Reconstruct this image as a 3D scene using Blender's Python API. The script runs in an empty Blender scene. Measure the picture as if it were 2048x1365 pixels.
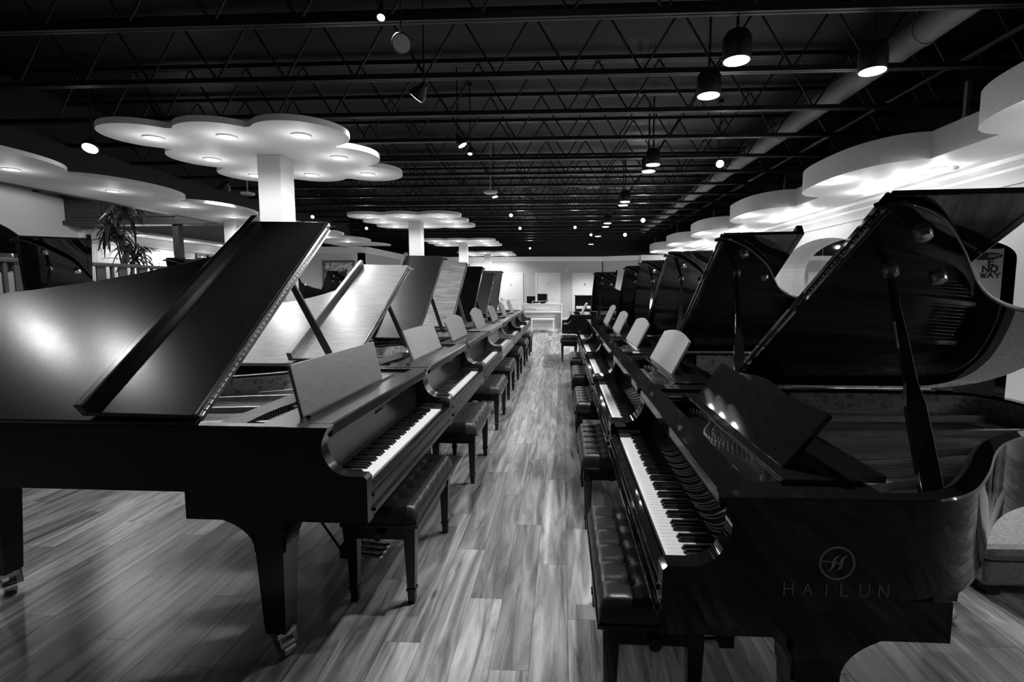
import bpy, bmesh, math, random
from mathutils import Vector, Matrix
random.seed(7)
R = math.radians
C = bpy.context.scene.collection
scene = bpy.context.scene

# ------------------------------------------------------------------ camera
F_PX, PPX, PPY, EYE = 1009.6, 1070.9, 672.0, 1.515
PITCH, YAW = .0947, .0518
cam_d = bpy.data.cameras.new('camera')
cam = bpy.data.objects.new('camera', cam_d)
C.objects.link(cam)
cam_d.sensor_fit = 'HORIZONTAL'; cam_d.sensor_width = 36.0
cam_d.lens = F_PX * 36.0 / 2048.0
cam_d.shift_x = (1024 - PPX) / 2048.0
cam_d.shift_y = (PPY - 682.5) / 2048.0
cam_d.clip_start = 0.02; cam_d.clip_end = 200
cam.location = (0, 0, EYE)
cam.rotation_euler = (math.pi/2 - PITCH, 0, YAW)
scene.camera = cam
def ray(x, y):                       # direction of a photograph pixel
    a = (x-PPX)/F_PX; b = -(y-PPY)/F_PX
    fw = math.cos(PITCH)+b*math.sin(PITCH); up = -math.sin(PITCH)+b*math.cos(PITCH)
    return Vector((math.cos(YAW)*a-math.sin(YAW)*fw, math.sin(YAW)*a+math.cos(YAW)*fw, up))
def on_z(x, y, z): r = ray(x, y); return Vector((0,0,EYE)) + r*((z-EYE)/r.z)
def on_y(x, y, yy): r = ray(x, y); return Vector((0,0,EYE)) + r*(yy/r.y)
def on_x(x, y, xx): r = ray(x, y); return Vector((0,0,EYE)) + r*(xx/r.x)

# ------------------------------------------------------------------ world, exposure
w = bpy.data.worlds.new('world'); scene.world = w; w.use_nodes = True
bg = w.node_tree.nodes['Background']
bg.inputs[0].default_value = (0.9, 0.9, 0.9, 1); bg.inputs[1].default_value = 0.05
vs = scene.view_settings
vs.view_transform = 'Standard'; vs.look = 'None'; vs.gamma = 1.0; vs.use_curve_mapping = False
vs.exposure = 0.55
LAMP = 30.0      # watts of a ceiling downlight
CAN = 90.0       # watts of a hung can light

# ------------------------------------------------------------------ helpers
class MB:
    def __init__(s): s.v = []; s.f = []
    def add(s, vs, fs):
        b = len(s.v); s.v += [tuple(p) for p in vs]; s.f += [tuple(i + b for i in f) for f in fs]; return s
    def box(s, x0, x1, y0, y1, z0, z1):
        return s.add([(x0,y0,z0),(x1,y0,z0),(x1,y1,z0),(x0,y1,z0),(x0,y0,z1),(x1,y0,z1),(x1,y1,z1),(x0,y1,z1)],
                     [(0,3,2,1),(4,5,6,7),(0,1,5,4),(1,2,6,5),(2,3,7,6),(3,0,4,7)])
    def prism(s, poly, z0, z1):           # poly in x,y counter-clockwise
        n = len(poly)
        a = sum(poly[i][0]*poly[(i+1)%n][1]-poly[(i+1)%n][0]*poly[i][1] for i in range(n))
        if a < 0: poly = poly[::-1]
        return s.add([(p[0],p[1],z0) for p in poly]+[(p[0],p[1],z1) for p in poly],
                     [tuple(range(n-1,-1,-1)), tuple(range(n,2*n))]+[(i,(i+1)%n,(i+1)%n+n,i+n) for i in range(n)])
    def xprism(s, poly, x0, x1):          # poly in y,z, extruded along x
        n = len(poly)
        a = sum(poly[i][0]*poly[(i+1)%n][1]-poly[(i+1)%n][0]*poly[i][1] for i in range(n))
        if a < 0: poly = poly[::-1]
        return s.add([(x0,p[0],p[1]) for p in poly]+[(x1,p[0],p[1]) for p in poly],
                     [tuple(range(n-1,-1,-1)), tuple(range(n,2*n))]+[(i,(i+1)%n,(i+1)%n+n,i+n) for i in range(n)])
    def yprism(s, poly, y0, y1):          # poly in x,z, extruded along y
        n = len(poly)
        a = sum(poly[i][0]*poly[(i+1)%n][1]-poly[(i+1)%n][0]*poly[i][1] for i in range(n))
        if a > 0: poly = poly[::-1]
        return s.add([(p[0],y0,p[1]) for p in poly]+[(p[0],y1,p[1]) for p in poly],
                     [tuple(range(n-1,-1,-1)), tuple(range(n,2*n))]+[(i,(i+1)%n,(i+1)%n+n,i+n) for i in range(n)])
    def tube(s, p0, p1, r0, r1=None, n=10, caps=True):
        r1 = r0 if r1 is None else r1
        p0 = Vector(p0); p1 = Vector(p1); d = (p1-p0).normalized()
        a = d.cross(Vector((0,0,1)))
        if a.length < 1e-4: a = Vector((1,0,0))
        a.normalize(); b = d.cross(a)
        vs = []
        for p, r in ((p0,r0),(p1,r1)):
            for i in range(n):
                t = 2*math.pi*i/n; vs.append(p + a*(r*math.cos(t)) + b*(r*math.sin(t)))
        fs = [(i,(i+1)%n,(i+1)%n+n,i+n) for i in range(n)]
        if caps: fs += [tuple(range(n-1,-1,-1)), tuple(range(n,2*n))]
        return s.add(vs, fs)
    def bar(s, p0, p1, w, t):             # rectangular bar between two points, w horizontal, t across
        p0 = Vector(p0); p1 = Vector(p1); d = (p1-p0).normalized()
        a = d.cross(Vector((0,0,1)))
        if a.length < 1e-4: a = Vector((1,0,0))
        a.normalize(); b = d.cross(a)
        vs = []
        for p in (p0,p1):
            for sa, sb in ((-1,-1),(1,-1),(1,1),(-1,1)): vs.append(p + a*(sa*w/2) + b*(sb*t/2))
        return s.add(vs, [(3,2,1,0),(4,5,6,7),(0,1,5,4),(1,2,6,5),(2,3,7,6),(3,0,4,7)])
    def lathe(s, prof, c=(0,0,0), n=16):  # prof (r,z) bottom to top
        vs = []; m = len(prof)
        for r, z in prof:
            for i in range(n):
                t = 2*math.pi*i/n; vs.append((c[0]+r*math.cos(t), c[1]+r*math.sin(t), c[2]+z))
        fs = []
        for k in range(m-1):
            for i in range(n): fs.append((k*n+i, k*n+(i+1)%n, (k+1)*n+(i+1)%n, (k+1)*n+i))
        fs += [tuple(range(n-1,-1,-1)), tuple(range((m-1)*n, m*n))]
        return s.add(vs, fs)
    def mesh(s, name, smooth=None):
        m = bpy.data.meshes.new(name); m.from_pydata(s.v, [], s.f); m.update()
        bm = bmesh.new(); bm.from_mesh(m); bmesh.ops.recalc_face_normals(bm, faces=bm.faces[:]); bm.to_mesh(m); bm.free()
        if smooth:
            m.polygons.foreach_set('use_smooth', [True]*len(m.polygons)); m.set_sharp_from_angle(angle=R(smooth))
        return m
    def build(s, name, mat, parent=None, loc=None, rot=None, smooth=None, bevel=0):
        o = bpy.data.objects.new(name, s.mesh(name, smooth)); return fin(o, mat, parent, loc, rot, bevel)

def fin(o, mat, parent=None, loc=None, rot=None, bevel=0):
    C.objects.link(o)
    if mat is not None and len(o.data.materials) == 0: o.data.materials.append(mat)
    if parent: o.parent = parent
    if loc is not None: o.location = loc
    if rot is not None: o.rotation_euler = rot
    if bevel:
        b = o.modifiers.new('bevel', 'BEVEL'); b.width = bevel; b.segments = 2; b.limit_method = 'ANGLE'; b.angle_limit = R(40)
    return o
def inst(name, mesh, parent=None, loc=None, rot=None):
    o = bpy.data.objects.new(name, mesh); return fin(o, None, parent, loc, rot)
def empty(name, loc=(0,0,0), rz=0):
    o = bpy.data.objects.new(name, None); C.objects.link(o); o.location = loc; o.rotation_euler = (0,0,rz); o.empty_display_size = .1; return o
def tag(o, label, cat, group=None):
    o['label'] = label; o['category'] = cat
    if group: o['group'] = group
    return o
def struct(o): o['kind'] = 'structure'; return o
def stuff(o): o['kind'] = 'stuff'; return o
def bez(p0, p1, p2, p3, n):
    out = []
    for i in range(n+1):
        t = i/n; a = (1-t)**3; b = 3*t*(1-t)**2; c = 3*t*t*(1-t); d = t**3
        out.append((a*p0[0]+b*p1[0]+c*p2[0]+d*p3[0], a*p0[1]+b*p1[1]+c*p2[1]+d*p3[1]))
    return out

# ------------------------------------------------------------------ materials (all neutral greys: the photograph is black and white)
def mat(name, base, rough=.5, metal=0., spec=.5, emit=0., coat=0.):
    m = bpy.data.materials.new(name); m.use_nodes = True
    b = m.node_tree.nodes['Principled BSDF']
    b.inputs['Base Color'].default_value = (base, base, base, 1)
    b.inputs['Roughness'].default_value = rough; b.inputs['Metallic'].default_value = metal
    b.inputs['Specular IOR Level'].default_value = spec
    b.inputs['Coat Weight'].default_value = coat; b.inputs['Coat Roughness'].default_value = .03
    if emit:
        b.inputs['Emission Color'].default_value = (1,1,1,1); b.inputs['Emission Strength'].default_value = emit
    return m
def nodes(m): return m.node_tree.nodes, m.node_tree.links, m.node_tree.nodes['Principled BSDF']
def noisy(m, lo, hi, scale=(1,1,1), nscale=8., detail=6., bump=0., rlo=None, rhi=None, dist=0., coord='Object', p0=.3, p1=.7):
    N, L, b = nodes(m)
    tc = N.new('ShaderNodeTexCoord'); mp = N.new('ShaderNodeMapping'); mp.inputs['Scale'].default_value = scale
    nz = N.new('ShaderNodeTexNoise'); nz.inputs['Scale'].default_value = nscale; nz.inputs['Detail'].default_value = detail
    nz.inputs['Distortion'].default_value = dist
    cr = N.new('ShaderNodeValToRGB'); cr.color_ramp.elements[0].position = p0; cr.color_ramp.elements[1].position = p1
    cr.color_ramp.elements[0].color = (lo,lo,lo,1); cr.color_ramp.elements[1].color = (hi,hi,hi,1)
    L.new(tc.outputs[coord], mp.inputs[0]); L.new(mp.outputs[0], nz.inputs[0]); L.new(nz.outputs[0], cr.inputs[0]); L.new(cr.outputs[0], b.inputs['Base Color'])
    if bump:
        bp = N.new('ShaderNodeBump'); bp.inputs['Strength'].default_value = bump; bp.inputs['Distance'].default_value = .002
        L.new(nz.outputs[0], bp.inputs['Height']); L.new(bp.outputs[0], b.inputs['Normal'])
    if rlo is not None:
        mr = N.new('ShaderNodeMapRange'); mr.inputs[3].default_value = rlo; mr.inputs[4].default_value = rhi
        L.new(nz.outputs[0], mr.inputs[0]); L.new(mr.outputs[0], b.inputs['Roughness'])
    return m
M = {}
M['gloss'] = mat('polished_black', .008, .035, spec=.5)
M['satin'] = noisy(mat('satin_ebony', .006, .30, spec=.5), .004, .009, (2,60,2), 6, bump=.05, rlo=.20, rhi=.28)
M['satin_sheen'] = noisy(mat('satin_painted_sheen', .3, .3, spec=.6), .20, .34, (30,2,2), 5, bump=.05, rlo=.25, rhi=.38)  # satin lid with the bright soffit reflection painted into its grey
M['darkwood'] = noisy(mat('dark_mahogany', .02, .3, spec=.3), .008, .022, (30,2,2), 5, bump=.04, rlo=.26, rhi=.36)
M['midwood'] = noisy(mat('brown_mahogany', .05, .35, spec=.35), .02, .05, (30,2,2), 5, rlo=.3, rhi=.4)
M['zebra'] = noisy(mat('striped_zebrano', .2, .35), .07, .34, (60,1.2,1.2), 3, detail=3, dist=.6, rlo=.3, rhi=.4, p0=.4, p1=.6)
M['desk'] = noisy(mat('music_desk_veneer', .2, .32, spec=.6), .15, .24, (2,30,30), 4, rlo=.28, rhi=.38)
M['ivory'] = mat('white_key_plastic', .8, .25)
M['ebony'] = mat('black_key_plastic', .006, .3)
M['felt'] = mat('dark_felt', .015, .95)
M['palefelt'] = mat('pale_felt', .5, .9)
M['brass'] = mat('brass', .62, .22, metal=1.)
M['chrome'] = mat('steel_hinge', .7, .18, metal=1.)
M['plate'] = noisy(mat('cast_iron_plate', .35, .35, metal=.6), .25, .38, (1,1,1), 20, bump=.03)
M['string'] = mat('piano_wire', .55, .3, metal=1.)
M['sound'] = noisy(mat('spruce_soundboard', .3, .4), .22, .34, (40,2,2), 5)
M['burl'] = noisy(mat('birdseye_inner_rim', .3, .2), .10, .36, (3,3,3), 9, detail=8, dist=1.2, p0=.3, p1=.52)
M['leather'] = noisy(mat('black_leather', .012, .32, spec=.5), .008, .018, (1,1,1), 160, bump=.25, rlo=.28, rhi=.42)
M['leather_brown'] = noisy(mat('dark_brown_leather', .04, .35), .03, .055, (1,1,1), 160, bump=.25, rlo=.3, rhi=.45)
M['mark'] = mat('silver_inlay', .25, .35)
M['wall'] = noisy(mat('white_plaster', .62, .8), .58, .64, (1,1,1), 40, bump=.06)
M['column'] = mat('column_paint', .46, .7)
M['farwall'] = noisy(mat('grey_plaster', .50, .85), .48, .52, (1,1,1), 40, bump=.06)
M['greypaint'] = mat('grey_wall_paint', .28, .8)
M['trim'] = mat('white_gloss_trim', .76, .45)
M['door'] = mat('white_painted_door', .78, .5)
M['cloud'] = noisy(mat('white_painted_board', .82, .6), .79, .84, (1,1,1), 30, bump=.03)
M['blackpaint'] = mat('black_ceiling_paint', .007, .6)
M['joist'] = noisy(mat('black_painted_steel', .008, .45), .006, .010, (1,1,1), 9)
M['duct'] = mat('grey_duct', .22, .5)
M['lens'] = mat('lit_lamp_lens', .9, .5, emit=9.)
M['lens_far'] = mat('lit_spot_lens', .9, .5, emit=9.)
M['unlit'] = mat('unlit_lamp_glass', .35, .25)
M['lampblack'] = mat('black_lamp_housing', .006, .5)
M['rail'] = noisy(mat('stained_oak_rail', .035, .45), .025, .05, (3,3,40), 4)
M['panelwood'] = noisy(mat('stained_oak_panel', .02, .45), .014, .026, (20,3,3), 4)
M['gold'] = mat('gilt_frame', .12, .4, metal=.6)
M['leaf'] = noisy(mat('plant_leaf', .06, .4), .03, .10, (1,1,1), 6)
M['trunk'] = mat('plant_stem', .12, .8)
M['pot'] = mat('plant_pot', .15, .5)
M['mirror'] = mat('mirror_glass', .92, .015, metal=1.)
M['paper'] = mat('white_paper', .75, .7)
M['banner'] = mat('pale_grey_banner', .5, .6)
M['ink'] = mat('dark_print', .03, .6)
M['oval'] = mat('black_print', .012, .6)
M['screen'] = mat('black_screen', .006, .15)
M['whitewood'] = mat('white_lacquer', .66, .35)
M['cage'] = mat('sprinkler_guard_wire', .5, .4, metal=.5)
M['pane'] = mat('daylit_window_pane', .8, .4, emit=1.6)
M['carpet'] = noisy(mat('grey_rug', .2, .95), .14, .26, (1,1,1), 60)

def painting_mat():
    m = mat('landscape_canvas', .3, .6); N, L, b = nodes(m)
    tc = N.new('ShaderNodeTexCoord'); n1 = N.new('ShaderNodeTexNoise'); n1.inputs['Scale'].default_value = 9; n1.inputs['Detail'].default_value = 8
    cr = N.new('ShaderNodeValToRGB'); cr.color_ramp.elements[0].position = .35; cr.color_ramp.elements[1].position = .65
    cr.color_ramp.elements[0].color = (.06,.06,.06,1); cr.color_ramp.elements[1].color = (.7,.7,.7,1)
    L.new(tc.outputs['Object'], n1.inputs[0]); L.new(n1.outputs[0], cr.inputs[0]); L.new(cr.outputs[0], b.inputs['Base Color'])
    return m
M['canvas'] = painting_mat()

def plank_mat(name, island):
    m = mat(name, .2, .4); N, L, b = nodes(m)
    tc = N.new('ShaderNodeTexCoord'); mp = N.new('ShaderNodeMapping'); mp.inputs['Scale'].default_value = (10, .9, 1)
    if island:
        rn = N.new('ShaderNodeNewGeometry'); rout = rn.outputs['Random Per Island']
    else:
        rn = N.new('ShaderNodeObjectInfo'); rout = rn.outputs['Random']
    cx = N.new('ShaderNodeCombineXYZ'); mu = N.new('ShaderNodeMath'); mu.operation = 'MULTIPLY'; mu.inputs[1].default_value = 90
    L.new(rout, mu.inputs[0]); L.new(mu.outputs[0], cx.inputs[0]); L.new(mu.outputs[0], cx.inputs[1])
    va = N.new('ShaderNodeVectorMath'); va.operation = 'ADD'
    L.new(tc.outputs['Object'], mp.inputs[0]); L.new(mp.outputs[0], va.inputs[0]); L.new(cx.outputs[0], va.inputs[1])
    n1 = N.new('ShaderNodeTexNoise'); n1.inputs['Scale'].default_value = 1.6; n1.inputs['Detail'].default_value = 7; n1.inputs['Distortion'].default_value = .9; n1.inputs['Roughness'].default_value = .62
    L.new(va.outputs[0], n1.inputs[0])
    cr = N.new('ShaderNodeValToRGB'); e = cr.color_ramp.elements
    e[0].position = .30; e[0].color = (.04,)*3+(1,); e[1].position = .70; e[1].color = (.42,)*3+(1,)
    k = e.new(.42); k.color = (.14,)*3+(1,); k = e.new(.56); k.color = (.29,)*3+(1,)
    L.new(n1.outputs[0], cr.inputs[0])
    # knots
    mp2 = N.new('ShaderNodeMapping'); mp2.inputs['Scale'].default_value = (6, 2.2, 1)
    va2 = N.new('ShaderNodeVectorMath'); va2.operation = 'ADD'
    L.new(tc.outputs['Object'], mp2.inputs[0]); L.new(mp2.outputs[0], va2.inputs[0]); L.new(cx.outputs[0], va2.inputs[1])
    vo = N.new('ShaderNodeTexVoronoi'); vo.inputs['Scale'].default_value = 1.0; L.new(va2.outputs[0], vo.inputs[0])
    mr = N.new('ShaderNodeMapRange'); mr.inputs[1].default_value = .03; mr.inputs[2].default_value = .13; mr.inputs[3].default_value = .35; mr.inputs[4].default_value = 1.0
    L.new(vo.outputs['Distance'], mr.inputs[0])
    tone = N.new('ShaderNodeMapRange'); tone.inputs[3].default_value = .62; tone.inputs[4].default_value = 1.3
    L.new(rout, tone.inputs[0])
    m1 = N.new('ShaderNodeMath'); m1.operation = 'MULTIPLY'; L.new(mr.outputs[0], m1.inputs[0]); L.new(tone.outputs[0], m1.inputs[1])
    vm = N.new('ShaderNodeVectorMath'); vm.operation = 'SCALE'; L.new(cr.outputs[0], vm.inputs[0]); L.new(m1.outputs[0], vm.inputs['Scale'])
    L.new(vm.outputs[0], b.inputs['Base Color'])
    rr = N.new('ShaderNodeMapRange'); rr.inputs[3].default_value = .42; rr.inputs[4].default_value = .3; L.new(n1.outputs[0], rr.inputs[0]); L.new(rr.outputs[0], b.inputs['Roughness'])
    bp = N.new('ShaderNodeBump'); bp.inputs['Strength'].default_value = .12; bp.inputs['Distance'].default_value = .002
    L.new(n1.outputs[0], bp.inputs['Height']); L.new(bp.outputs[0], b.inputs['Normal'])
    return m
M['plank'] = plank_mat('oak_laminate_plank', False)
M['plank_far'] = plank_mat('oak_laminate_planks_far', True)

# ------------------------------------------------------------------ room shell
XR, XL, YF, YB = 5.2, -11.5, 23.4, -4.0
ZS, ZW, ZD = 2.957, 2.93, 4.3       # soffit underside, wall top, roof deck
floor = struct(MB().box(XL-.4, 9, YB-.4, 24.0, -.12, -.012).build('floor', M['felt']))
PW, PL = .158, 1.24
cells = []
nx = int((XR+1.6-XL)/PW)+1
for i in range(nx):
    x = XL + (i+.5)*PW
    off = ((i*0.37) % 1.0)*PL
    y = YB - off
    while y < YF+.4:
        cells.append((x, y+PL/2)); y += PL
def seen(c):
    x, y = c
    if -.95 < x < .5 and 1.2 < y < 18: return y*.55
    if -4.2 < x < -.6 and 1.3 < y < 4.2: return y
    if .2 < x < 3.2 and .9 < y < 2.6: return y+1
    return None
vis = sorted([(seen(c), c) for c in cells if seen(c) is not None])[:300]
vset = set(c for _, c in vis)
pm = MB().box(-PW/2+.0008, PW/2-.0008, -PL/2+.0008, PL/2-.0008, -.012, 0).mesh('plank'); pm.materials.append(M['plank'])
for c in sorted(vset): inst('plank', pm, floor, (c[0], c[1], 0))
mb = MB()
for c in cells:
    if c not in vset: mb.box(c[0]-PW/2+.0008, c[0]+PW/2-.0008, c[1]-PL/2+.0008, c[1]+PL/2-.0008, -.012, 0)
stuff(mb.build('planks', M['plank_far'], floor))

ceiling = struct(MB().box(XL-.4, 9, YB-.4, 24.4, ZD, ZD+.15).build('ceiling', M['blackpaint']))
# upper walls painted black above the white room walls
struct(MB().box(XL-.4, 9, 24.0, 24.2, ZW, ZD).build('wall_back_upper', M['blackpaint']))
struct(MB().box(XR, XR+.15, YB, 24.0, ZS+.32, ZD).build('wall_right_upper', M['blackpaint']))
wf = struct(MB().box(-6.9, 1.86, YF, YF+.2, 0, ZW).build('wall_back', M['farwall']))
struct(MB().box(-7.1, -6.9, 17.4, YF+.2, 0, ZW).build('wall_back_return', M['farwall']))
struct(MB().box(XL-.2, -6.9, 17.4, 17.6, 0, ZW).build('wall_back_alcove', M['wall']))
# the angled wall right of the third door
struct(MB().prism([(1.86,YF),(3.5,YF-.9),(3.6,YF-.7),(1.9,YF+.2)], 0, ZW).build('wall_back_angled', M['farwall']))
struct(MB().box(3.4, 5.2, 22.2, 22.5, 0, ZW).build('wall_back_pier', M['wall']))
struct(MB().box(XL-.2, XL, YB, 24.0, 0, ZD).build('wall_left', M['wall']))
struct(MB().box(XL, 9, YB-.2, YB, 0, ZD).build('wall_front', M['greypaint']))
# back wall crown, baseboard
cr = [(0,ZW),(-.16,ZW),(-.15,ZW-.05),(-.10,ZW-.09),(-.05,ZW-.15),(-.03,ZW-.2),(0,ZW-.2)]
struct(MB().xprism([(YF+p[0], p[1]) for p in cr], -6.9, 1.86).build('trim_1', M['trim'], smooth=30))
struct(MB().xprism([(17.4+p[0], p[1]) for p in cr], XL, -6.9).build('trim_2', M['trim'], smooth=30))
struct(MB().yprism([(-6.9-p[0], p[1]) for p in cr], 17.4, YF).build('trim_3', M['trim'], smooth=30))
struct(MB().box(-6.9, 1.86, YF-.02, YF, 0, .14).build('baseboard_back', M['trim']))
# crown on the angled wall
a0, a1 = Vector((1.86,YF,0)), Vector((3.5,YF-.9,0)); nrm = Vector((-.9,-1.64,0)).normalized()
mb = MB(); vs_ = []
for a in (a0, a1):
    for p in cr: q = a + nrm*(-p[0]); vs_.append((q.x, q.y, p[1]))
n = len(cr); mb.add(vs_, [(i,(i+1)%n,(i+1)%n+n,i+n) for i in range(n)])
struct(mb.build('trim_4', M['trim'], smooth=30))
struct(MB().box(1.84, 1.875, YF-.03, YF, 0, 2.72).build('trim_5', M['panelwood']))

# doors 6, 7, 8 in the back wall
def stroke_text(mb, chars, h, wd, t, gap, th, ox=0, oz=0):
    S = {'H':[((0,0),(0,1)),((1,0),(1,1)),((0,.5),(1,.5))], 'A':[((0,0),(.5,1)),((.5,1),(1,0)),((.22,.4),(.78,.4))],
         'I':[((.5,0),(.5,1))], 'L':[((0,1),(0,0)),((0,0),(.85,0))], 'U':[((0,1),(0,.3)),((0,.3),(.15,.06)),((.15,.06),(.5,0)),((.5,0),(.85,.06)),((.85,.06),(1,.3)),((1,.3),(1,1))],
         'N':[((0,0),(0,1)),((0,1),(1,0)),((1,0),(1,1))], 'O':[((.2,0),(.8,0)),((.8,0),(1,.3)),((1,.3),(1,.7)),((1,.7),(.8,1)),((.8,1),(.2,1)),((.2,1),(0,.7)),((0,.7),(0,.3)),((0,.3),(.2,0))],
         'W':[((0,1),(.25,0)),((.25,0),(.5,.8)),((.5,.8),(.75,0)),((.75,0),(1,1))], 'Y':[((0,1),(.5,.45)),((1,1),(.5,.45)),((.5,.45),(.5,0))],
         'E':[((0,0),(0,1)),((0,0),(.9,0)),((0,1),(.9,1)),((0,.5),(.75,.5))], 'R':[((0,0),(0,1)),((0,1),(.8,1)),((.8,1),(1,.75)),((1,.75),(.8,.5)),((.8,.5),(0,.5)),((.5,.5),(1,0))],
         '7':[((0,1),(1,1)),((1,1),(.35,0))], '6':[((.8,1),(.1,.5)),((.1,.5),(0,.25)),((0,.25),(.25,0)),((.25,0),(.75,0)),((.75,0),(1,.25)),((1,.25),(.75,.52)),((.75,.52),(.1,.5))],
         '8':[((.25,0),(.75,0)),((.75,0),(1,.25)),((1,.25),(.1,.75)),((.1,.75),(.3,1)),((.3,1),(.7,1)),((.7,1),(.9,.75)),((.9,.75),(0,.25)),((0,.25),(.25,0))]}
    x = ox
    for ch in chars:
        for (a, b) in S[ch]:
            ax, az, bx, bz = x+a[0]*wd, oz+a[1]*h, x+b[0]*wd, oz+b[1]*h
            dx, dz = bx-ax, bz-az; l = math.hypot(dx, dz); nx_, nz_ = -dz/l*t/2, dx/l*t/2; ex, ez = dx/l*t/2*.9, dz/l*t/2*.9
            mb.yprism([(ax-nx_-ex,az-nz_-ez),(bx-nx_+ex,bz-nz_+ez),(bx+nx_+ex,bz+nz_+ez),(ax+nx_-ex,az+nz_-ez)], -th, 0)
        x += wd + gap
    return mb
DH, DW = 2.12, .97
for i, (px, ch) in enumerate(((1021.5,'6'),(1096,'7'),(1169.5,'8'))):
    xc = on_y(px, 560, YF).x
    fr = struct(MB().box(xc-DW/2-.09, xc-DW/2, YF-.035, YF-.001, 0, DH+.09).box(xc+DW/2, xc+DW/2+.09, YF-.035, YF-.001, 0, DH+.09).box(xc-DW/2, xc+DW/2, YF-.035, YF-.001, DH, DH+.09).build('door_%d' % (i+1), M['trim'], bevel=.006))
    MB().box(xc-DW/2+.004, xc+DW/2-.004, YF-.022, YF-.002, .01, DH-.004).build('leaf', M['door'], fr)
    # raised panels: arched upper and lower
    arch = [(xc-.33,.95),(xc+.33,.95)] + [(xc+.33-.66*k/12, 1.80+.12*math.sin(math.pi*k/12)) for k in range(13)]
    MB().yprism(arch, YF-.034, YF-.022).build('panel', M['door'], fr, bevel=.008)
    MB().box(xc-.33, xc+.33, YF-.034, YF-.022, .2, .82).build('panel', M['door'], fr, bevel=.008)
    MB().tube((xc-DW/2+.08, YF-.022, 1.0), (xc-DW/2+.08, YF-.09, 1.0), .028, n=12).build('knob', M['lampblack'], fr, smooth=30)
    stroke_text(MB(), ch, .09, .05, .014, 0, .003, -.025, 0).build('number', M['ink'], fr, (xc, YF-.034, 1.62))
tag(MB().box(-.05,.05,-.05,0,-.09,.09).lathe([(.0,-.0),(.035,.0),(.035,.03),(.0,.05)], (0,-.07,.0)).build('wall_camera', M['whitewood'], loc=(on_y(1133,541,YF).x, YF, on_y(1133,541,YF).z), bevel=.01),
    'small white security camera box on the back wall between doors 7 and 8', 'camera')
# doors on the return wall
for i, yy in enumerate((19.2, 20.9)):
    fr = struct(MB().box(-6.9, -6.865, yy-.5, yy-.42, 0, 2.16).box(-6.9, -6.865, yy+.42, yy+.5, 0, 2.16).box(-6.9, -6.865, yy-.42, yy+.42, 2.08, 2.16).build('door_%d' % (i+4), M['trim']))
    MB().box(-6.9, -6.88, yy-.415, yy+.415, .01, 2.075).build('leaf', M['door'], fr)
    MB().box(-6.88, -6.87, yy-.28, yy+.28, .95, 1.9).build('panel', M['door'], fr)

# ------------------------------------------------------------------ right wall with arches
def wall_with_arches(arches):
    mb = MB(); y = YB
    for (y0, y1, spring, top) in arches:
        mb.box(XR, XR+.3, y, y0, 0, ZS)
        n = 20; yc = (y0+y1)/2; hw = (y1-y0)/2
        pts = [(yc-hw*math.cos(math.pi*k/n), spring+(top-spring)*math.sin(math.pi*k/n)) for k in range(n+1)]
        for k in range(n):
            mb.xprism([pts[k], pts[k+1], (pts[k+1][0], ZS), (pts[k][0], ZS)], XR, XR+.3)
        y = y1
    mb.box(XR, XR+.3, y, 24.0, 0, ZS)
    return mb
AR = [(6.11,7.7,1.85,2.12), (8.85,12.37,1.87,2.5), (15.0,17.6,1.85,2.45)]
struct(wall_with_arches(AR).build('wall_right', M['wall'], smooth=20))
for k, (y0, y1, sp, tp) in enumerate(AR[1:]):
    ym = y0 + (y1-y0)*.62
    mir = empty('arch_mirror', (XR+.29, (y0+y1)/2, 0))
    for (ya, yb, dx) in ((y0, ym-.004, .0), (ym+.004, y1, 0)):
        MB().box(-.012, 0, ya-(y0+y1)/2, yb-(y0+y1)/2, .05, tp+.1).build('pane', M['mirror'], mir)
    tag(mir, ['two tall mirror panes inside the arched niche of the right wall', 'two mirror panes in the far arched niche, next to the back wall'][k], 'mirror')
    struct(MB().box(XR+.29, XR+.35, y0, y1, 0, ZS).build('wall_niche_%d' % (k+1), M['wall']))
# the shop alcove with the banner behind the first arch
struct(MB().box(XR+2.5, XR+2.6, 4.5, 8.9, 0, ZS).box(XR+.3, XR+2.6, 8.8, 8.9, 0, ZS).box(XR+.3, XR+2.6, 4.5, 4.6, 0, ZS).box(XR, XR+2.6, 4.5, 8.9, ZS, ZS+.1).build('wall_alcove', M['blackpaint']))
bn = empty('banner', (5.84, 7.22, -.03), R(-38))
MB().box(-.30,.10,0,.006,.35,2.07).build('cloth', M['banner'], bn)
MB().box(-.32,.12,-.03,.04,.03,.36).build('base', M['lampblack'], bn)
ov = [(-.10+.19*math.cos(t*math.pi/16), 1.975+.05*math.sin(t*math.pi/16)) for t in range(32)]
MB().yprism(ov, -.004, 0).build('oval', M['oval'], bn)
def word(txt, mm, h, wd, t, gap, ox, oz, y=-.001):
    x = ox
    for ch in txt: stroke_text(MB(), ch, h, wd, t, 0, .003).build('letter', M[mm], bn, (x, y, oz)); x += wd+gap
word('ORY', 'paper', .036, .030, .006, .012, -.05, 1.957, -.005)
word('E', 'ink', .074, .055, .021, .02, -.045, 1.86)
word('NO', 'ink', .074, .060, .021, .024, -.10, 1.765)
word('WAY', 'ink', .062, .056, .016, .016, -.12, 1.685)
tag(bn, 'pale grey stand-up banner with dark capital letters behind the right wall arch', 'banner')
cb = MB().box(0,.7,0,1.3,0,1.63).build('counter', M['lampblack'], loc=(XR+.52, 5.35, 0), bevel=.02); tag(cb, 'tall dark cabinet in the alcove beside the banner', 'cabinet')
pp = MB().box(-.065,.065,0,.004,0,.13).build('paper_notice', M['paper'], loc=(XR+.64, 6.5, 1.633), rot=(0,0,R(-40)))
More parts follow.
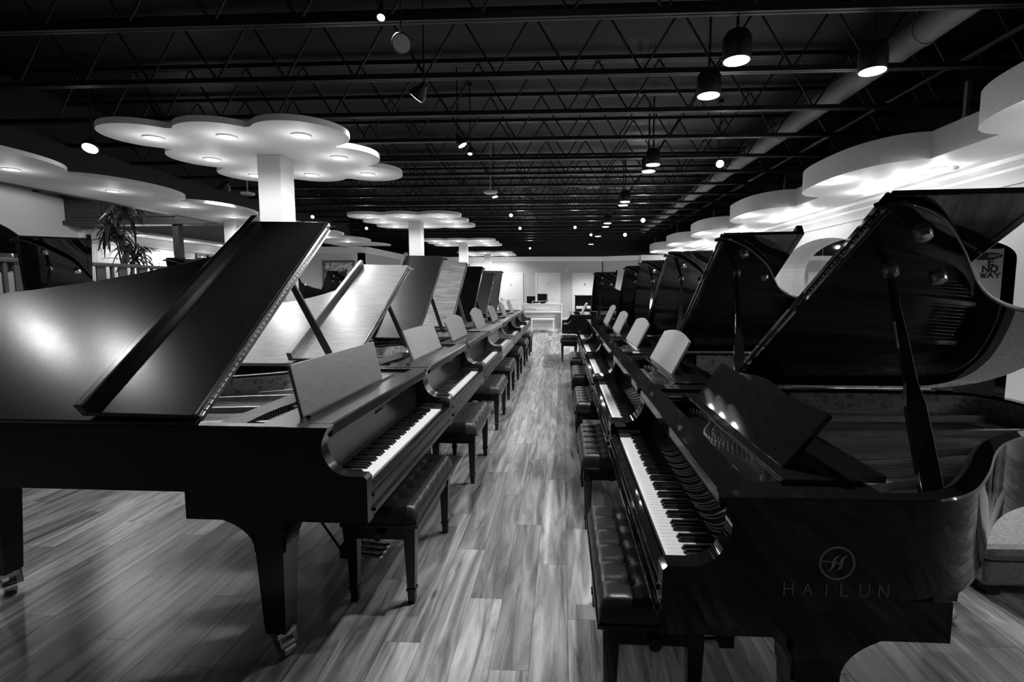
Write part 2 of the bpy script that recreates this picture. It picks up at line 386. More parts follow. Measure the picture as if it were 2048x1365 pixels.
MB().box(-.065,.065,.004,.03,0,.004).build('stand', M['lampblack'], pp)
tag(pp, 'small white paper notice standing on the tall dark cabinet beside the banner', 'notice')

# right soffit with scalloped edge, fascia, crown
def right_edge(y):
    x = 4.12
    for k in range(-3, 6):
        t = (y-(7.26+3.33*k))/1.21
        if abs(t) < 1: x = min(x, 4.12-.58*(1-abs(t)**2.6)**.5)
    return x
ys = set()
y = YB
while y < 22.2: ys.add(round(y,3)); y += .1
for k in range(-3, 6):
    for j in range(-12, 13): 
        yy = 7.26+3.33*k+1.21*math.sin(j/12*math.pi/2)
        if YB < yy < 22.2: ys.add(round(yy,3))
ys = sorted(ys)
mb = MB()
for a, b in zip(ys[:-1], ys[1:]):
    xa, xb = right_edge(a), right_edge(b)
    i = len(mb.v)
    mb.add([(xa,a,ZS),(XR,a,ZS),(XR,b,ZS),(xb,b,ZS),(xa,a,ZS+.30),(XR,a,ZS+.30),(XR,b,ZS+.30),(xb,b,ZS+.30)], [(0,3,2,1),(4,5,6,7),(3,0,4,7)])
soff_r = struct(mb.build('ceiling_soffit_right', M['cloud'], smooth=35))
crr = [(0,2.70),(.03,2.70),(.045,2.74),(.10,2.80),(.14,2.83),(.15,2.86),(.24,2.91),(.26,2.955),(0,2.955)]
struct(MB().yprism([(XR-p[0], p[1]) for p in crr], YB, 22.2).build('trim_6', M['trim'], smooth=25))
struct(MB().yprism([(XR-.52,2.958),(XR-.48,2.93),(XR-.44,2.958)], YB, 22.2).build('trim_7', M['trim']))

lens_me = MB().tube((0,0,-.006),(0,0,.004), .07, n=20).mesh('lens', 40); lens_me.materials.append(M['lens'])
ring_me = None
def ring(r0, r1, z0, z1, n=20):
    mb = MB(); vs = []
    for (r, z) in ((r0,z0),(r1,z0),(r1,z1),(r0,z1)):
        for i in range(n): t = 2*math.pi*i/n; vs.append((r*math.cos(t), r*math.sin(t), z))
    fs = []
    for k in range(4):
        for i in range(n): fs.append((k*n+i, k*n+(i+1)%n, ((k+1)%4)*n+(i+1)%n, ((k+1)%4)*n+i))
    return mb.add(vs, fs)
ring_me = ring(.07,.09,-.012,.004).mesh('downlight', 30); ring_me.materials.append(M['trim'])
spot_cache = {}
def lamp(parent, loc, watts, angle=165, blend=.6, rot=(0,0,0), size=.06):
    key = (watts, angle, blend, size)
    if key not in spot_cache:
        l = bpy.data.lights.new('lamp_light', 'SPOT'); l.energy = watts; l.spot_size = R(angle); l.spot_blend = blend; l.shadow_soft_size = size
        spot_cache[key] = l
    o = bpy.data.objects.new('lamp_light', spot_cache[key]); C.objects.link(o); o.location = loc; o.rotation_euler = rot
    if parent: o.parent = parent
    return o
fill_light = bpy.data.lights.new('board_fill', 'POINT'); fill_light.energy = 1.3; fill_light.shadow_soft_size = .07  # added point light that lifts the pale boards around each downlight
def downlight(parent, x, y, z, watts=LAMP):
    d = inst('downlight', ring_me, parent, (x,y,z)); inst('lens', lens_me, d, (0,0,0)); lamp(d, (0,0,-.03), watts)
    o = bpy.data.objects.new('board_fill', fill_light); C.objects.link(o); o.location = (0,0,-.17); o.parent = d
    return d
def bulb(parent, x, y, z, watts=LAMP):          # protruding bulb that also washes the soffit
    d = inst('downlight', ring_me, parent, (x,y,z)); inst('lens', lens_me, d, (0,0,-.03))
    l = bulb_light
    o = bpy.data.objects.new('lamp_light', l); C.objects.link(o); o.location = (0,0,-.10); o.parent = d
    return d
bulb_light = bpy.data.lights.new('bulb_light', 'POINT'); bulb_light.energy = 6.0; bulb_light.shadow_soft_size = .05
for k in range(-2, 5):
    yc = 7.26+3.33*k
    for (x, dy) in ((3.66,-.06),(4.55,.70),(4.55,.0),(4.55,-.75)):
        if yc+dy < 22.0: bulb(soff_r, x, yc+dy, ZS)
sd = tag(MB().lathe([(0,-.05),(.05,-.045),(.075,-.02),(.08,0)], n=20).build('smoke_detector', M['trim'], loc=(on_z(1900,335,2.957).x, on_z(1900,335,2.957).y, ZS), smooth=30), 'round white smoke detector on the right scalloped soffit', 'smoke detector')

# left soffit
XS = -7.33
def left_edge(y):
    x = -6.55
    for k in range(-6, 8):
        t = (y-(7.3+1.98*k))/.99
        if abs(t) < 1: x = max(x, -6.5+.62*(1-abs(t)**2)**.5)
    return x
mb = MB(); y = YB; ysl = []
while y <= 17.38: ysl.append(y); y += .05
for a, b in zip(ysl[:-1], ysl[1:]):
    xa, xb = left_edge(a), left_edge(b)
    mb.add([(XS-.15,a,ZS),(xa,a,ZS),(xb,b,ZS),(XS-.15,b,ZS),(XS-.15,a,ZS+.05),(xa,a,ZS+.05),(xb,b,ZS+.05),(XS-.15,b,ZS+.05)], [(0,3,2,1),(4,5,6,7),(1,2,6,5)])
soff_l = struct(mb.build('ceiling_soffit_left', M['cloud'], smooth=35))
struct(MB().yprism([(XS,2.90),(XS+.05,2.90),(XS+.10,2.915),(XS+.30,2.956),(XS,2.956)], YB, 17.39).build('trim_8', M['trim'], smooth=25))
struct(MB().box(XS-.15, XS, YB, 17.39, 2.90, ZS).build('trim_9', M['panelwood']))
struct(MB().box(XS-.15, XS, YB, 17.39, ZS+.05, ZD).build('wall_left_upper', M['blackpaint']))
for y in (3.2, 4.57, 5.97, 7.37, 8.81, 10.14, 11.5, 12.9, 14.3, 15.7): downlight(soff_l, -6.70, y, ZS)

# ------------------------------------------------------------------ columns and clouds
def cloud_outline(sx=.73, sy=.82, r=.43, n=144):
    cs = [(i*sx, j*sy) for i in (-1,0,1) for j in (-1,0,1) if (i,j) != (0,0)]
    out = []
    for k in range(n):
        t = 2*math.pi*k/n; dx, dy = math.cos(t), math.sin(t); best = .6
        for (cx, cy) in cs:
            b = cx*dx+cy*dy; c = cx*cx+cy*cy-r*r; D = b*b-c
            if D > 0: best = max(best, b+math.sqrt(D))
        out.append((best*dx, best*dy))
    return out
for k, y in enumerate((5.64, 11.12, 16.5, 21.9)):
    col = MB().box(-.13,.13,-.14,.14,0,ZS).build('column', M['column'], loc=(-3.2, y, 0), bevel=.006)
    tag(col, ['square white column rising behind the first open satin piano lid', 'square white column carrying the second cloud canopy', 'slim white column carrying the third cloud canopy', 'slim white column carrying the cloud canopy closest to the back wall'][k], 'column')
    cl = MB().prism(cloud_outline(), 0, .055).build('ceiling_cloud', M['cloud'], loc=(-3.2, y, ZS), smooth=35)
    tag(cl, ['large white scalloped ceiling cloud with round downlights on the first column', 'white scalloped ceiling cloud with downlights on the second column', 'white scalloped ceiling cloud with downlights on the third column', 'white scalloped ceiling cloud in front of the back wall'][k], 'ceiling cloud', 'scalloped ceiling clouds on the columns')
    for i in (-1,0,1):
        for j in (-1,0,1):
            if (i,j) != (0,0): downlight(cl, i*.73, j*.82, 0)
tag(MB().box(-.13,.13,-.14,.14,0,ZS).build('column', M['column'], loc=(on_z(467,441,2.957).x, on_z(467,441,2.957).y, 0), bevel=.006), 'white column under the end of the left scalloped soffit', 'column')

# ------------------------------------------------------------------ roof joists
ZJ = 3.60
yj = [5.23-1.088*k for k in range(4,0,-1)] + [5.23+1.088*k for k in range(0,17)]
chord_me = MB().box(-13.2,5.2+3.6,-.035,-.006,-.0,.05).box(-13.2,8.8,.006,.035,0,.05).box(-13.2,8.8,-.05,-.006,.60,.65).box(-13.2,8.8,.006,.05,.60,.65).mesh('joist'); chord_me.materials.append(M['joist'])
rodA = MB().tube((0,0,.03),(.36,0,.61),.011,n=6).mesh('web_member',30); rodA.materials.append(M['joist'])
rodB = MB().tube((.36,0,.61),(.72,0,.03),.011,n=6).mesh('web_member',30); rodB.materials.append(M['joist'])
webm = MB()
for i in range(30):
    x = -12.18+.72*i
    webm.tube((x,0,.03),(x+.36,0,.61),.011,n=5).tube((x+.36,0,.61),(x+.72,0,.03),.011,n=5)
web_me = webm.mesh('webbing',30); web_me.materials.append(M['joist'])
for k, y in enumerate(yj):
    j = inst('joist', chord_me, ceiling, (0, y, ZJ))
    if 2.5 < y < 8.3:
        for i in range(-8, 8):
            x = -.66+.72*i
            inst('web_member', rodA, j, (x,0,0)); inst('web_member', rodB, j, (x,0,0))
    else:
        stuff(inst('webbing', web_me, j, (0,0,0)))
# girders running with the aisle above the joists, ducts and pipes
dct = MB().tube((0,-3,0),(0,21,0),.13,n=16)
for y in (2.0,5.0,8.0,11.0,14.0): dct.tube((0,y,0),(0,y+.05,0),.14,n=16)
tag(dct.build('air_duct', M['duct'], loc=(3.30,0,3.86), smooth=40), 'round grey air duct running above the black joists on the right', 'duct')
tag(MB().tube((0,-3,0),(0,21,0),.03,n=8).build('sprinkler_pipe', M['joist'], loc=(4.02,0,3.80), smooth=40), 'thin black sprinkler pipe above the right soffit edge', 'pipe')
# sprinkler heads with wire guards, dropping beside the right soffit
def sprinkler(x, y):
    o = MB().box(-.022,.022,-.022,.022,.05,.42).build('fire_sprinkler', M['duct'], loc=(x,y,3.30))
    MB().lathe([(.02,.0),(.04,.01),(.04,.05),(.02,.06)], n=12).build('fitting', M['cage'], o, smooth=30)
    g = MB()
    for i in range(6):
        t = i*math.pi/3; p = [(.035,.0),(.07,-.03),(.075,-.07),(.045,-.11),(.0,-.12)]
        for a, b in zip(p[:-1], p[1:]): g.tube((a[0]*math.cos(t),a[0]*math.sin(t),a[1]),(b[0]*math.cos(t),b[0]*math.sin(t),b[1]),.004,n=5)
    for (r, z) in ((.07,-.03),(.075,-.07)):
        for i in range(12):
            t0 = i*math.pi/6; t1 = t0+math.pi/6
            g.tube((r*math.cos(t0),r*math.sin(t0),z),(r*math.cos(t1),r*math.sin(t1),z),.004,n=5)
    g.build('wire_guard', M['cage'], o)
    tag(o, 'sprinkler head with round wire guard hanging beside the right soffit', 'sprinkler', 'caged sprinkler heads along the right soffit')
for px, py in ((1930,255),(1569,402),(1427,450),(1355,478),(1310,497)):
    p = on_z(px, py, 3.24); sprinkler(p.x, p.y)

# ------------------------------------------------------------------ can lights and spotlights on the ceiling
def can(px, py, z=3.32, tilt=(0,0), r=.11, lit=True, watts=None, cone=120):
    p = on_z(px, py, z)
    o = empty('can_light', p); o.rotation_euler = (R(tilt[0]), R(tilt[1]), 0)
    MB().lathe([(r*.98,0),(r,.004),(r,.17),(r*.75,.22),(.02,.235)], n=20).build('housing', M['lampblack'], o, smooth=40)
    MB().tube((0,0,-.003),(0,0,.004), r*.9, n=20).build('lens', M['lens_far'] if lit else M['unlit'], o)
    MB().tube((0,0,.235),(0,0,ZD-z+.01), .012, n=8).build('stem', M['lampblack'], o)
    if lit: lamp(o, (0,0,-.02), watts or CAN, cone, .5 if cone < 150 else .12)
    return o
cans = [(1473,122),(1417,192),(1745,143),(1306,330),(1297,343),(1250,404),(1246,411),(1215,447),(1211,454),(1196,473),(1182,489)]
for i, (px, py) in enumerate(cans):
    o = can(px, py, watts=(150.0 if i < 3 else CAN) if i < 5 else 320.0)
    tag(o, ['round lit can light, first of the pair hung closest to the big soffit lobe','lit can light hung behind the first of its pair','single lit can light hung alone beside the air duct'][i] if i < 3 else 'small lit can light hung in pairs from the joists over the right piano row', 'ceiling light', None if i < 3 else 'paired can lights over the right piano row')
for i, (x, y) in enumerate(((-3.75,2.35),(-4.55,2.55))):  # unseen lamps added to throw bright streaks on the satin lid
    o = can(1000, 300, 3.32, r=.05, watts=30.0); o.location = (x, y, 3.32)
    tag(o, 'added can light out of view above the satin black piano, for the streaks on its lid', 'ceiling light', 'added can lights above the satin piano')
# tilting spotlights
def spot(px, py, z, aim, r=.06, lit=True, watts=30, label='', group=None):
    p = on_z(px, py, z); v = (Vector(aim)-p).normalized()
    o = empty('spotlight', p)
    q = Vector((0,0,-1)).rotation_difference(v)
    h = MB().lathe([(r,0),(r*1.03,.005),(r*.95,.06),(r*.5,.11),(r*.4,.15)], n=20).build('head', M['lampblack'], o, smooth=40); h.rotation_mode = 'QUATERNION'; h.rotation_quaternion = q
    MB().tube((0,0,-.003),(0,0,.004), r*.9, n=20).build('lens', M['lens_far'] if lit else M['unlit'], h)
    tp = p - v*.13
    MB().tube(tuple(-v*.13), (-v.x*.13, -v.y*.13, ZD+.01-z), .008, n=8).build('stem', M['lampblack'], o)
    MB().box(-v.x*.13-.03, -v.x*.13+.03, -v.y*.13-.05, -v.y*.13+.05, ZD-.05-z, ZD-z).build('mount', M['lampblack'], o)
    if lit:
        l = lamp(h, (0,0,-.02), watts, 75, .5)
    tag(o, label, 'spotlight', group); return o
spot(833,195,3.35,(-4.5,6.2,0), r=.075, watts=90, label='tilted lit spotlight with a long oval face over the left piano row')
spot(803,87,3.3,(-.2,.8,1.0), r=.07, lit=False, label='unlit spotlight with a pale round face turned towards the aisle')
spot(180,297,3.2,(-5.0,4.0,0), r=.085, watts=90, label='lit spotlight tilted above the left scalloped soffit')
spot(449,378,3.2,(-7.6,10.0,1.2), r=.085, watts=60, label='small lit spotlight hung left of the first white column')
spot(925,291,3.3,(0.5,6.5,0), r=.06, label='small lit spotlight between the first two ceiling clouds')
spot(940,308,3.35,(-1.2,6.0,.5), r=.03, label='tiny bright spotlight beside the second ceiling cloud')
spot(762,35,3.5,(-1.0,2.2,0), r=.03, label='tiny bright spotlight beside the unlit lamp')
spot(990,394,3.25,(-.6,9.6,0), r=.06, label='lit spotlight beneath the white ceiling disc')
spot(1440,328,3.35,(1.6,3.0,1.0), r=.06, label='glaring spotlight aimed at the right pianos, largest of three')
spot(1286,441,3.3,(.8,4.0,1.0), r=.06, label='glaring spotlight aimed along the aisle, middle of three')
spot(1250,470,3.3,(.4,6.0,1.0), r=.06, label='glaring spotlight aimed along the aisle, deepest of three')
def fill_spot(x, y, z, aim, watts, ang, label, group):
    p = Vector((x,y,z)); v = (Vector(aim)-p).normalized(); o = empty('spotlight', p); q = Vector((0,0,-1)).rotation_difference(v); r = .06
    h = MB().lathe([(r,0),(r*1.03,.005),(r*.95,.06),(r*.5,.11),(r*.4,.15)], n=20).build('head', M['lampblack'], o, smooth=40); h.rotation_mode = 'QUATERNION'; h.rotation_quaternion = q
    MB().tube((0,0,-.003),(0,0,.004), r*.9, n=20).build('lens', M['lens_far'], h)
    MB().tube(tuple(-v*.13), (-v.x*.13,-v.y*.13,ZD+.01-z), .008, n=8).build('stem', M['lampblack'], o)
    lamp(h, (0,0,-.02), watts, ang, .6); tag(o, label, 'spotlight', group)
for (x, aim, wt, ang) in ((-.75,(-1.0,2.7,.7),170,56),(.5,(.45,2.2,.7),170,56),(-.45,(-1.1,5.0,.75),190,38),(.15,(.8,4.6,.75),190,38),(-.15,(-.2,9.5,.3),110,40)):  # unseen spots added above the view to brighten keys and aisle
    fill_spot(x, 2.75, 3.55, aim, wt, ang, 'added spotlight out of view over the head of the aisle, brightening keys and floor', 'added spotlights over the head of the aisle')
for y in (5.2, 7.4, 9.6):  # hidden lamps added to brighten the left wall
    o = can(1000, 300, 3.7, watts=110.0, cone=179); o.location = (-9.6, y, 3.7); tag(o, 'added can light hidden above the platform, brightening the left wall', 'ceiling light', 'added can lights over the platform')
for px, py in ((625,434),(733,457),(1022,431),(1040,457),(1060,497),(1150,455),(1182,470)):
    spot(px, py, 3.35, ((px-1123)/90.0, 8.0, 0.3), r=.045, watts=25, label='tiny lit spotlight in the black ceiling beyond the first cloud', group='tiny distant spotlights')
for px, py, l in ((981,385,'round white ceiling disc above the aisle'),(495,388,'round pale ceiling disc left of the first white column')):
    p = on_z(px, py, 3.3)
    tag(MB().lathe([(.02,-.03),(.11,-.025),(.13,0),(.13,.02),(.012,.03),(.012,1.0)], n=24).build('ceiling_disc', M['cage'], loc=p, smooth=30), l, 'ceiling disc')

# ------------------------------------------------------------------ grand pianos
W, T, VF = 1.45, .055, .65         # width, rim thickness, position of the lid fold
ZR, ZRB = .985, .72
def outline(L, ext=0.0, v0=.31, n=14):
    k = L-1.8
    p = [(0,v0),(0,(v0+L-.36)/2),(0,L-.36)]
    p += bez((0,L-.36),(0,L-.08),(.10,L),(.29,L),n)[1:]
    p += bez((.29,L),(.55,L),(.72,L-.10),(.80,L-.34),n)[1:]
    vs_ = .92+.16*(L-1.6)
    p += bez((.80,L-.34),(.88,L-.34-.24*(1+1.1*(L-1.6))),(1.10,vs_+.14),(1.24,vs_),n)[1:]
    p += bez((1.24,vs_),(1.36,vs_-.12),(W,vs_-.20),(W,.60),n)[1:]
    p += [(W,v0)]
    if ext:
        q = []
        for i, a in enumerate(p):
            b = Vector(p[max(i-1,0)]); c = Vector(p[min(i+1,len(p)-1)]); t = (c-b).normalized()
            q.append((a[0]+(-t.y)*ext, a[1]+t.x*ext))     # outward is left of travel
        p = q
    return p
def strip(mb, outer, inner, z0, z1, c=0.0):
    vs = []; n = len(outer); m = 6 if c else 4
    for o, i in zip(outer, inner):
        if c:
            ox, oy = o[0]+(i[0]-o[0])*c/T, o[1]+(i[1]-o[1])*c/T; ix, iy = i[0]+(o[0]-i[0])*c/T, i[1]+(o[1]-i[1])*c/T
            vs += [(o[0],o[1],z0),(o[0],o[1],z1-c),(ox,oy,z1),(ix,iy,z1),(i[0],i[1],z1-c),(i[0],i[1],z0)]
        else: vs += [(o[0],o[1],z0),(o[0],o[1],z1),(i[0],i[1],z1),(i[0],i[1],z0)]
    fs = []
    for k in range(n-1):
        a, b = k*m, k*m+m
        for j in range(m): fs.append((a+j, b+j, b+(j+1)%m, a+(j+1)%m))
    fs += [tuple(range(m)), tuple(range(n*m-1, n*m-m-1, -1))]
    return mb.add(vs, fs)
KW = 1.225/52; K0 = (W-1.225)/2
wk_me = MB().box(.0005, KW-.0005, .044, .20, .715, .735).mesh('white_key'); wk_me.materials.append(M['ivory'])
bk = MB().add([(-.0065,.098,.735),(.0065,.098,.735),(.0065,.20,.735),(-.0065,.20,.735),(-.0048,.106,.7475),(.0048,.106,.7475),(.0048,.20,.7475),(-.0048,.20,.7475)],
    [(0,3,2,1),(4,5,6,7),(0,1,5,4),(1,2,6,5),(2,3,7,6),(3,0,4,7)])
bk_me = bk.mesh('black_key'); bk_me.materials.append(M['ebony'])
BLK = []
names = 'ABCDEFG'
for i in range(51):
    if names[i % 7] in 'ACDFG': BLK.append(i)
wall_me = MB(); 
for i in range(52): wall_me.box(K0+i*KW+.0005, K0+(i+1)*KW-.0005, .044, .20, .715, .735)
wall_me = wall_me.mesh('white_keys'); wall_me.materials.append(M['ivory'])
ball = MB()
for i in BLK: ball.add([(v[0]+K0+(i+1)*KW, v[1], v[2]) for v in bk.v], bk.f)
ball_me = ball.mesh('black_keys'); ball_me.materials.append(M['ebony'])

def desk_profile(style, w, h):
    if style == 'plain': return [(0,0),(w,0),(w,h),(0,h)]
    if style == 'curve': return [(.0,0),(w,0),(w,h*.86)]+[(w-w*k/16, h*(.86+.14*math.sin(math.pi*k/16))) for k in range(1,16)]+[(0,h*.86)]
    if style == 'eared':
        top = [(w,h*.78),(w*.93,h*.80),(w*.91,h*.87),(w*.84,h*.89)]+[(w*.84-w*.68*k/12, h*(.89+.11*math.sin(math.pi*k/12))) for k in range(1,12)]+[(w*.16,h*.89),(w*.09,h*.87),(w*.07,h*.80),(0,h*.78)]
        return [(w*.04,0),(w*.96,0)]+top
    if style == 'carved':
        top = []
        for k in range(0,41):
            t = k/40; top.append((w*(1-t), h*(.72+.20*math.sin(math.pi*t)+.05*abs(math.sin(t*math.pi*7)))))
        return [(w*.08,0),(w*.92,0),(w*.97,h*.3)]+top+[(w*.03,h*.3)]
    if style == 'wave':
        return [(0.02,0),(w-.02,0),(w,h*.80)]+[(w-w*k/24, h*(.86+.09*math.sin(math.pi*k/24)+.035*math.cos(4*math.pi*k/24))) for k in range(0,25)]+[(0,h*.80)]

def leg_meshes(m):
    key = ('leg', m.name)
    if key in CACHE: return CACHE[key]
    a = MB()
    def ring4(w, z): return [(-w,-w,z),(w,-w,z),(w,w,z),(-w,w,z)]
    lv = []
    for (w_, z) in ((.043,.105),(.060,.54),(.070,.54),(.070,.60),(.066,.62)): lv += ring4(w_, z)
    fs = [(3,2,1,0),(16,17,18,19)]
    for k in range(4):
        for i in range(4): fs.append((k*4+i, k*4+(i+1)%4, k*4+4+(i+1)%4, k*4+4+i))
    a.add(lv, fs)
    me = a.mesh('leg'); me.materials.append(m)
    c = MB().box(-.04,.04,-.04,.04,.085,.108).bar((-.028,0,.095),(-.028,.03,.035),.05,.008)
    c.bar((.028,0,.095),(.028,.03,.035),.008,.05).bar((-.028,0,.095),(-.028,.03,.035),.008,.05)
    cm = c.mesh('caster'); cm.materials.append(M['brass'])
    wh = MB().tube((-.024,.03,.032),(.024,.03,.032),.032,n=18).mesh('wheel',40); wh.materials.append(M['brass'])
    # curved knee bracket along v on both sides of the leg
    k = MB(); pts = [(-.34,.62),(-.30,.605)]+[(-.30+.235*math.sin(t*math.pi/20), .605-.135*(1-math.cos(t*math.pi/20))) for t in range(1,11)]
    pts += [(-.065,.46),(.065,.46)]+[(.065+.12*(1-math.cos(t*math.pi/20)), .47+.135*math.sin(t*math.pi/20)) for t in range(1,11)]+[(.22,.62)]
    k.xprism([(-p[0], p[1]) for p in pts], -.05, .05)
    km = k.mesh('leg_bracket'); km.materials.append(m)
    CACHE[key] = (me, cm, wh, km); return CACHE[key]
CACHE = {}
def make_piano(label, x, y, side, L=1.75, m='gloss', desk='wave', lid=33, keys=False, lid_mat=None, group=None, yaw=0, pal=None, plate_front=True, flap=True, desk_back=None, lid_open=True, dv=.345, dlean=12, dh=.23, du=(.2,1.13), deskmat=None):
    """side -1: keyboard faces +x (left row), x = arm front, y = near side; side +1: keyboard faces -x."""
    mt = M[m]; lm = M[lid_mat or m]
    if side < 0: root = empty('grand_piano', (x, y, 0), R(90+yaw))
    else: root = empty('grand_piano', (x, y+W, 0), R(-90+yaw))
    tag(root, label, 'piano', group)
    O = outline(L); I = outline(L, -T)
    rim = MB(); strip(rim, O, I, ZRB, ZR, .005)
    ck = [(0,.61),(.73,.61),(.73,ZRB),(.31,ZRB),(.31,ZR),(.146,ZR)] + bez((.146,ZR),(.168,.94),(.185,.905),(.165,.87),5)[1:] + bez((.165,.87),(.15,.83),(.12,.80),(.075,.797),6)[1:] + [(.012,.797),(0,.785)]
    for u0 in (0, W-T): rim.xprism(ck, u0, u0+T)
    rim.build('rim', mt, root, smooth=35)
    MB().box(T,W-T,.03,.70,.615,.665).box(.2,.3,.70,L-.25,.70,.76).box(.75,.85,.70,1.25,.70,.76).build('key_bed', mt, root)
    # inner veneer band, soundboard, plate
    I2 = outline(L, -T-.012)
    band = MB(); strip(band, [p for p in outline(L,-T-.0005)][1:-1], I2[1:-1], .86, .972); band.build('inner_rim', M['burl'], root, smooth=35)
    MB().prism([(p[0],p[1]) for p in I if p[1] > .27]+[], .80, .82).build('soundboard', M['sound'], root)
    pl = MB(); PI = outline(L, -T-.013, v0=.26); PJ = outline(L, -T-.075, v0=.26); strip(pl, PI, PJ, .85, .872)
    pl.box(T+.01, W-T-.01, .26, .60, .850, .870)
    for (u0, u1, vend) in ((.32,.22,L-.12),(.62,.45,L-.14),(.92,.70,L-.50),(1.2,1.02,1.05)):
        pl.bar((u0,.56,.905),(u1,vend,.885),.022,.03)
    pl.bar((T+.02,.60,.885),(W-T-.02,.60,.885),.04,.03)
    pl.build('iron_plate', M['plate'], root, smooth=40)
    st = MB()
    for i in range(60):
        u0 = .10+1.2*i/59; u1 = u0-.10
        # end of string by outline
        vend = L-.16 if u1 < .5 else max(.80, L-.16-(u1-.5)*1.35*(L-.95)/.85)
        st.bar((u0,.56,.893),(max(u1,.09),vend,.886),.0016 if i > 14 else .003,.0016)
    stuff(st.build('strings', M['string'], root))
    pn = MB()
    for i in range(56):
        for j in range(3):
            u = .12+1.2*i/55; v = .40+.035*j+.05*math.sin(i*.22)
            pn.tube((u,v,.868),(u,v,.898),.0042,n=5)
    stuff(pn.build('tuning_pins', M['string'], root))
    dm = MB()
    for i in range(54):
        u = .12+1.02*i/53; dm.box(u-.006,u+.006,.60+.03*math.sin(i*.1),.74,.90,.935)
    stuff(dm.build('dampers', M['ebony'], root))
    # keyboard
    kb = MB().box(T,W-T,.0,.032,.615,.737).build('keyslip', mt, root, bevel=.004)
    MB().box(T,W-T,-.007,.001,.695,.712).box(T,W-T,-.010,.001,.635,.655).build('keyslip_moulding', mt, root, bevel=.003)
    MB().box(T,K0-.002,.034,.20,.665,.762).build('key_block', mt, root, bevel=.005)
    MB().box(W-K0+.002,W-T,.034,.20,.665,.762).build('key_block', mt, root, bevel=.005)
    key = MB().box(K0,W-K0,.045,.26,.666,.714).build('keyboard', M['felt'], root)
    if keys:
        for i in range(52): inst('white_key', wk_me, key, (K0+i*KW,0,0))
        for i in BLK: inst('black_key', bk_me, key, (K0+(i+1)*KW,0,0))
    else:
        inst('white_keys', wall_me, key); inst('black_keys', ball_me, key)
    fb = [(.202,.738),(.214,.738)] + [(.236,.80),(.236,.93),(.214,.93)] + bez((.214,.93),(.222,.86),(.222,.80),(.202,.738),8)[1:-1]
    MB().xprism(fb, T+.002, W-T-.002).build('fallboard', mt, root, smooth=35)
    MB().box(T,W-T,.155,.255,.932,.985).build('stretcher', mt, root, bevel=.006)
    MB().box(T,W-T,.236,.26,.68,.932).build('action_board', mt, root)
    if m == 'satin' and keys:
        mk = MB()
        for q in range(7): mk.bar((W/2-.045+q*.014,.2135,.868-(.004 if q % 3 else 0)),(W/2-.038+q*.014,.2145,.884+(.004 if q % 3 == 0 else -.006)),.003,.002)
        mk.bar((W/2-.048,.2125,.866),(W/2+.05,.2135,.868),.002,.002)
        stuff(mk.build('maker_mark', M['brass'], root))
    # music shelf and desk
    if m == 'gloss':
        MB().box(T+.002,.17,.255,.60,.945,.965).build('shelf', mt, root, bevel=.004)
        MB().box(W-.17,W-T-.002,.255,.60,.945,.965).build('shelf', mt, root, bevel=.004)
        MB().box(.14,W-.14,dv-.035,dv+.19,.966,.982).build('desk_tray', mt, root, bevel=.004)
        MB().box(.16,W-.16,.262,.315,.871,.876).build('felt_strip', M['palefelt'], root)
    else:
        MB().box(T+.002,W-T-.002,.255,.47,.948,.968).build('shelf', mt, root, bevel=.004)
        MB().box(.2,W-.2,dv-.03,dv-.012,.968,.98).build('desk_ledge', mt, root)
    dk = empty('music_desk', (du[0], dv, .983 if m == 'gloss' else .969)); dk.parent = root; dk.rotation_euler = (R(-dlean),0,0)
    prof = desk_profile(desk, du[1]-du[0], dh)
    MB().yprism(prof, 0, .016).build('panel', M[deskmat] if deskmat else mt, dk, bevel=.003)
    if m == 'gloss':
        for uu in (.2, du[1]-du[0]-.23): MB().bar((uu,.02,dh*.6),(uu,.02+dh*.55,.02+dh*.25),.02,.012).build('strut', mt, dk)
    # lid
    if lid_open:
        lo = outline(L, .012, v0=VF); poly = [(max(p[0],-.012), p[1]) for p in lo]
        ld = MB().prism(poly, 0, .022).build('lid', lm, root, (0,0,.992), (0,R(-lid),0), smooth=35, bevel=.005)
        if flap:
            fo = MB().box(.0,W+.01,VF+.004,VF+.45,.028,.048).build('front_flap', lm, ld, rot=(R(1.2),0,-0.0), bevel=.004)
            fo.location = (0,0,-.012)
            MB().box(.0,W+.01,VF+.418,VF+.452,.036,.10).build('flap_lip', lm, ld, bevel=.004)
        hg = MB().box(.01,W,VF-.008,VF+.002,.004,.05)
        for i in range(48): hg.tube((.02+i*.0295,VF-.008,.026),(.042+i*.0295,VF-.008,.026),.007,n=8)
        hg.build('hinge', M['chrome'] if m != 'gloss' else mt, ld, smooth=40)
        for (uu, vv) in ((1.13,.82),(1.33,.80),(1.09,1.0)):
            MB().lathe([(.012,-.022),(.022,-.02),(.026,-.002),(.026,.0)], (uu,vv,0), n=18).build('prop_cup', M['brass'], ld, smooth=40)
        a = R(lid); top = Vector((1.13*math.cos(a), .82, .992+1.13*math.sin(a)-.012)); base = Vector((W-.082,.72,.955))
        mid = base.lerp(top,.42)
        pr = MB(); d = (top-base).normalized()
        def sec(p, w1, w2):
            b = Vector((0,1,0)); c = d.cross(b).normalized(); return [tuple(p+b*s1*w1/2+c*s2*w2/2) for s1,s2 in ((-1,-1),(1,-1),(1,1),(-1,1))]
        secs = [(base,.042,.02),(base.lerp(top,.3),.042,.02),(base.lerp(top,.5),.040,.02),(base.lerp(top,.75),.038,.018),(top,.03,.016)] if m != 'gloss' else [(base,.06,.022),(base.lerp(top,.36),.056,.022),(base.lerp(top,.46),.034,.02),(base.lerp(top,.62),.032,.018),(top,.018,.014)]
        vs = []; fs = [(3,2,1,0),(16,17,18,19)]
        for s_ in secs: vs += sec(*s_)
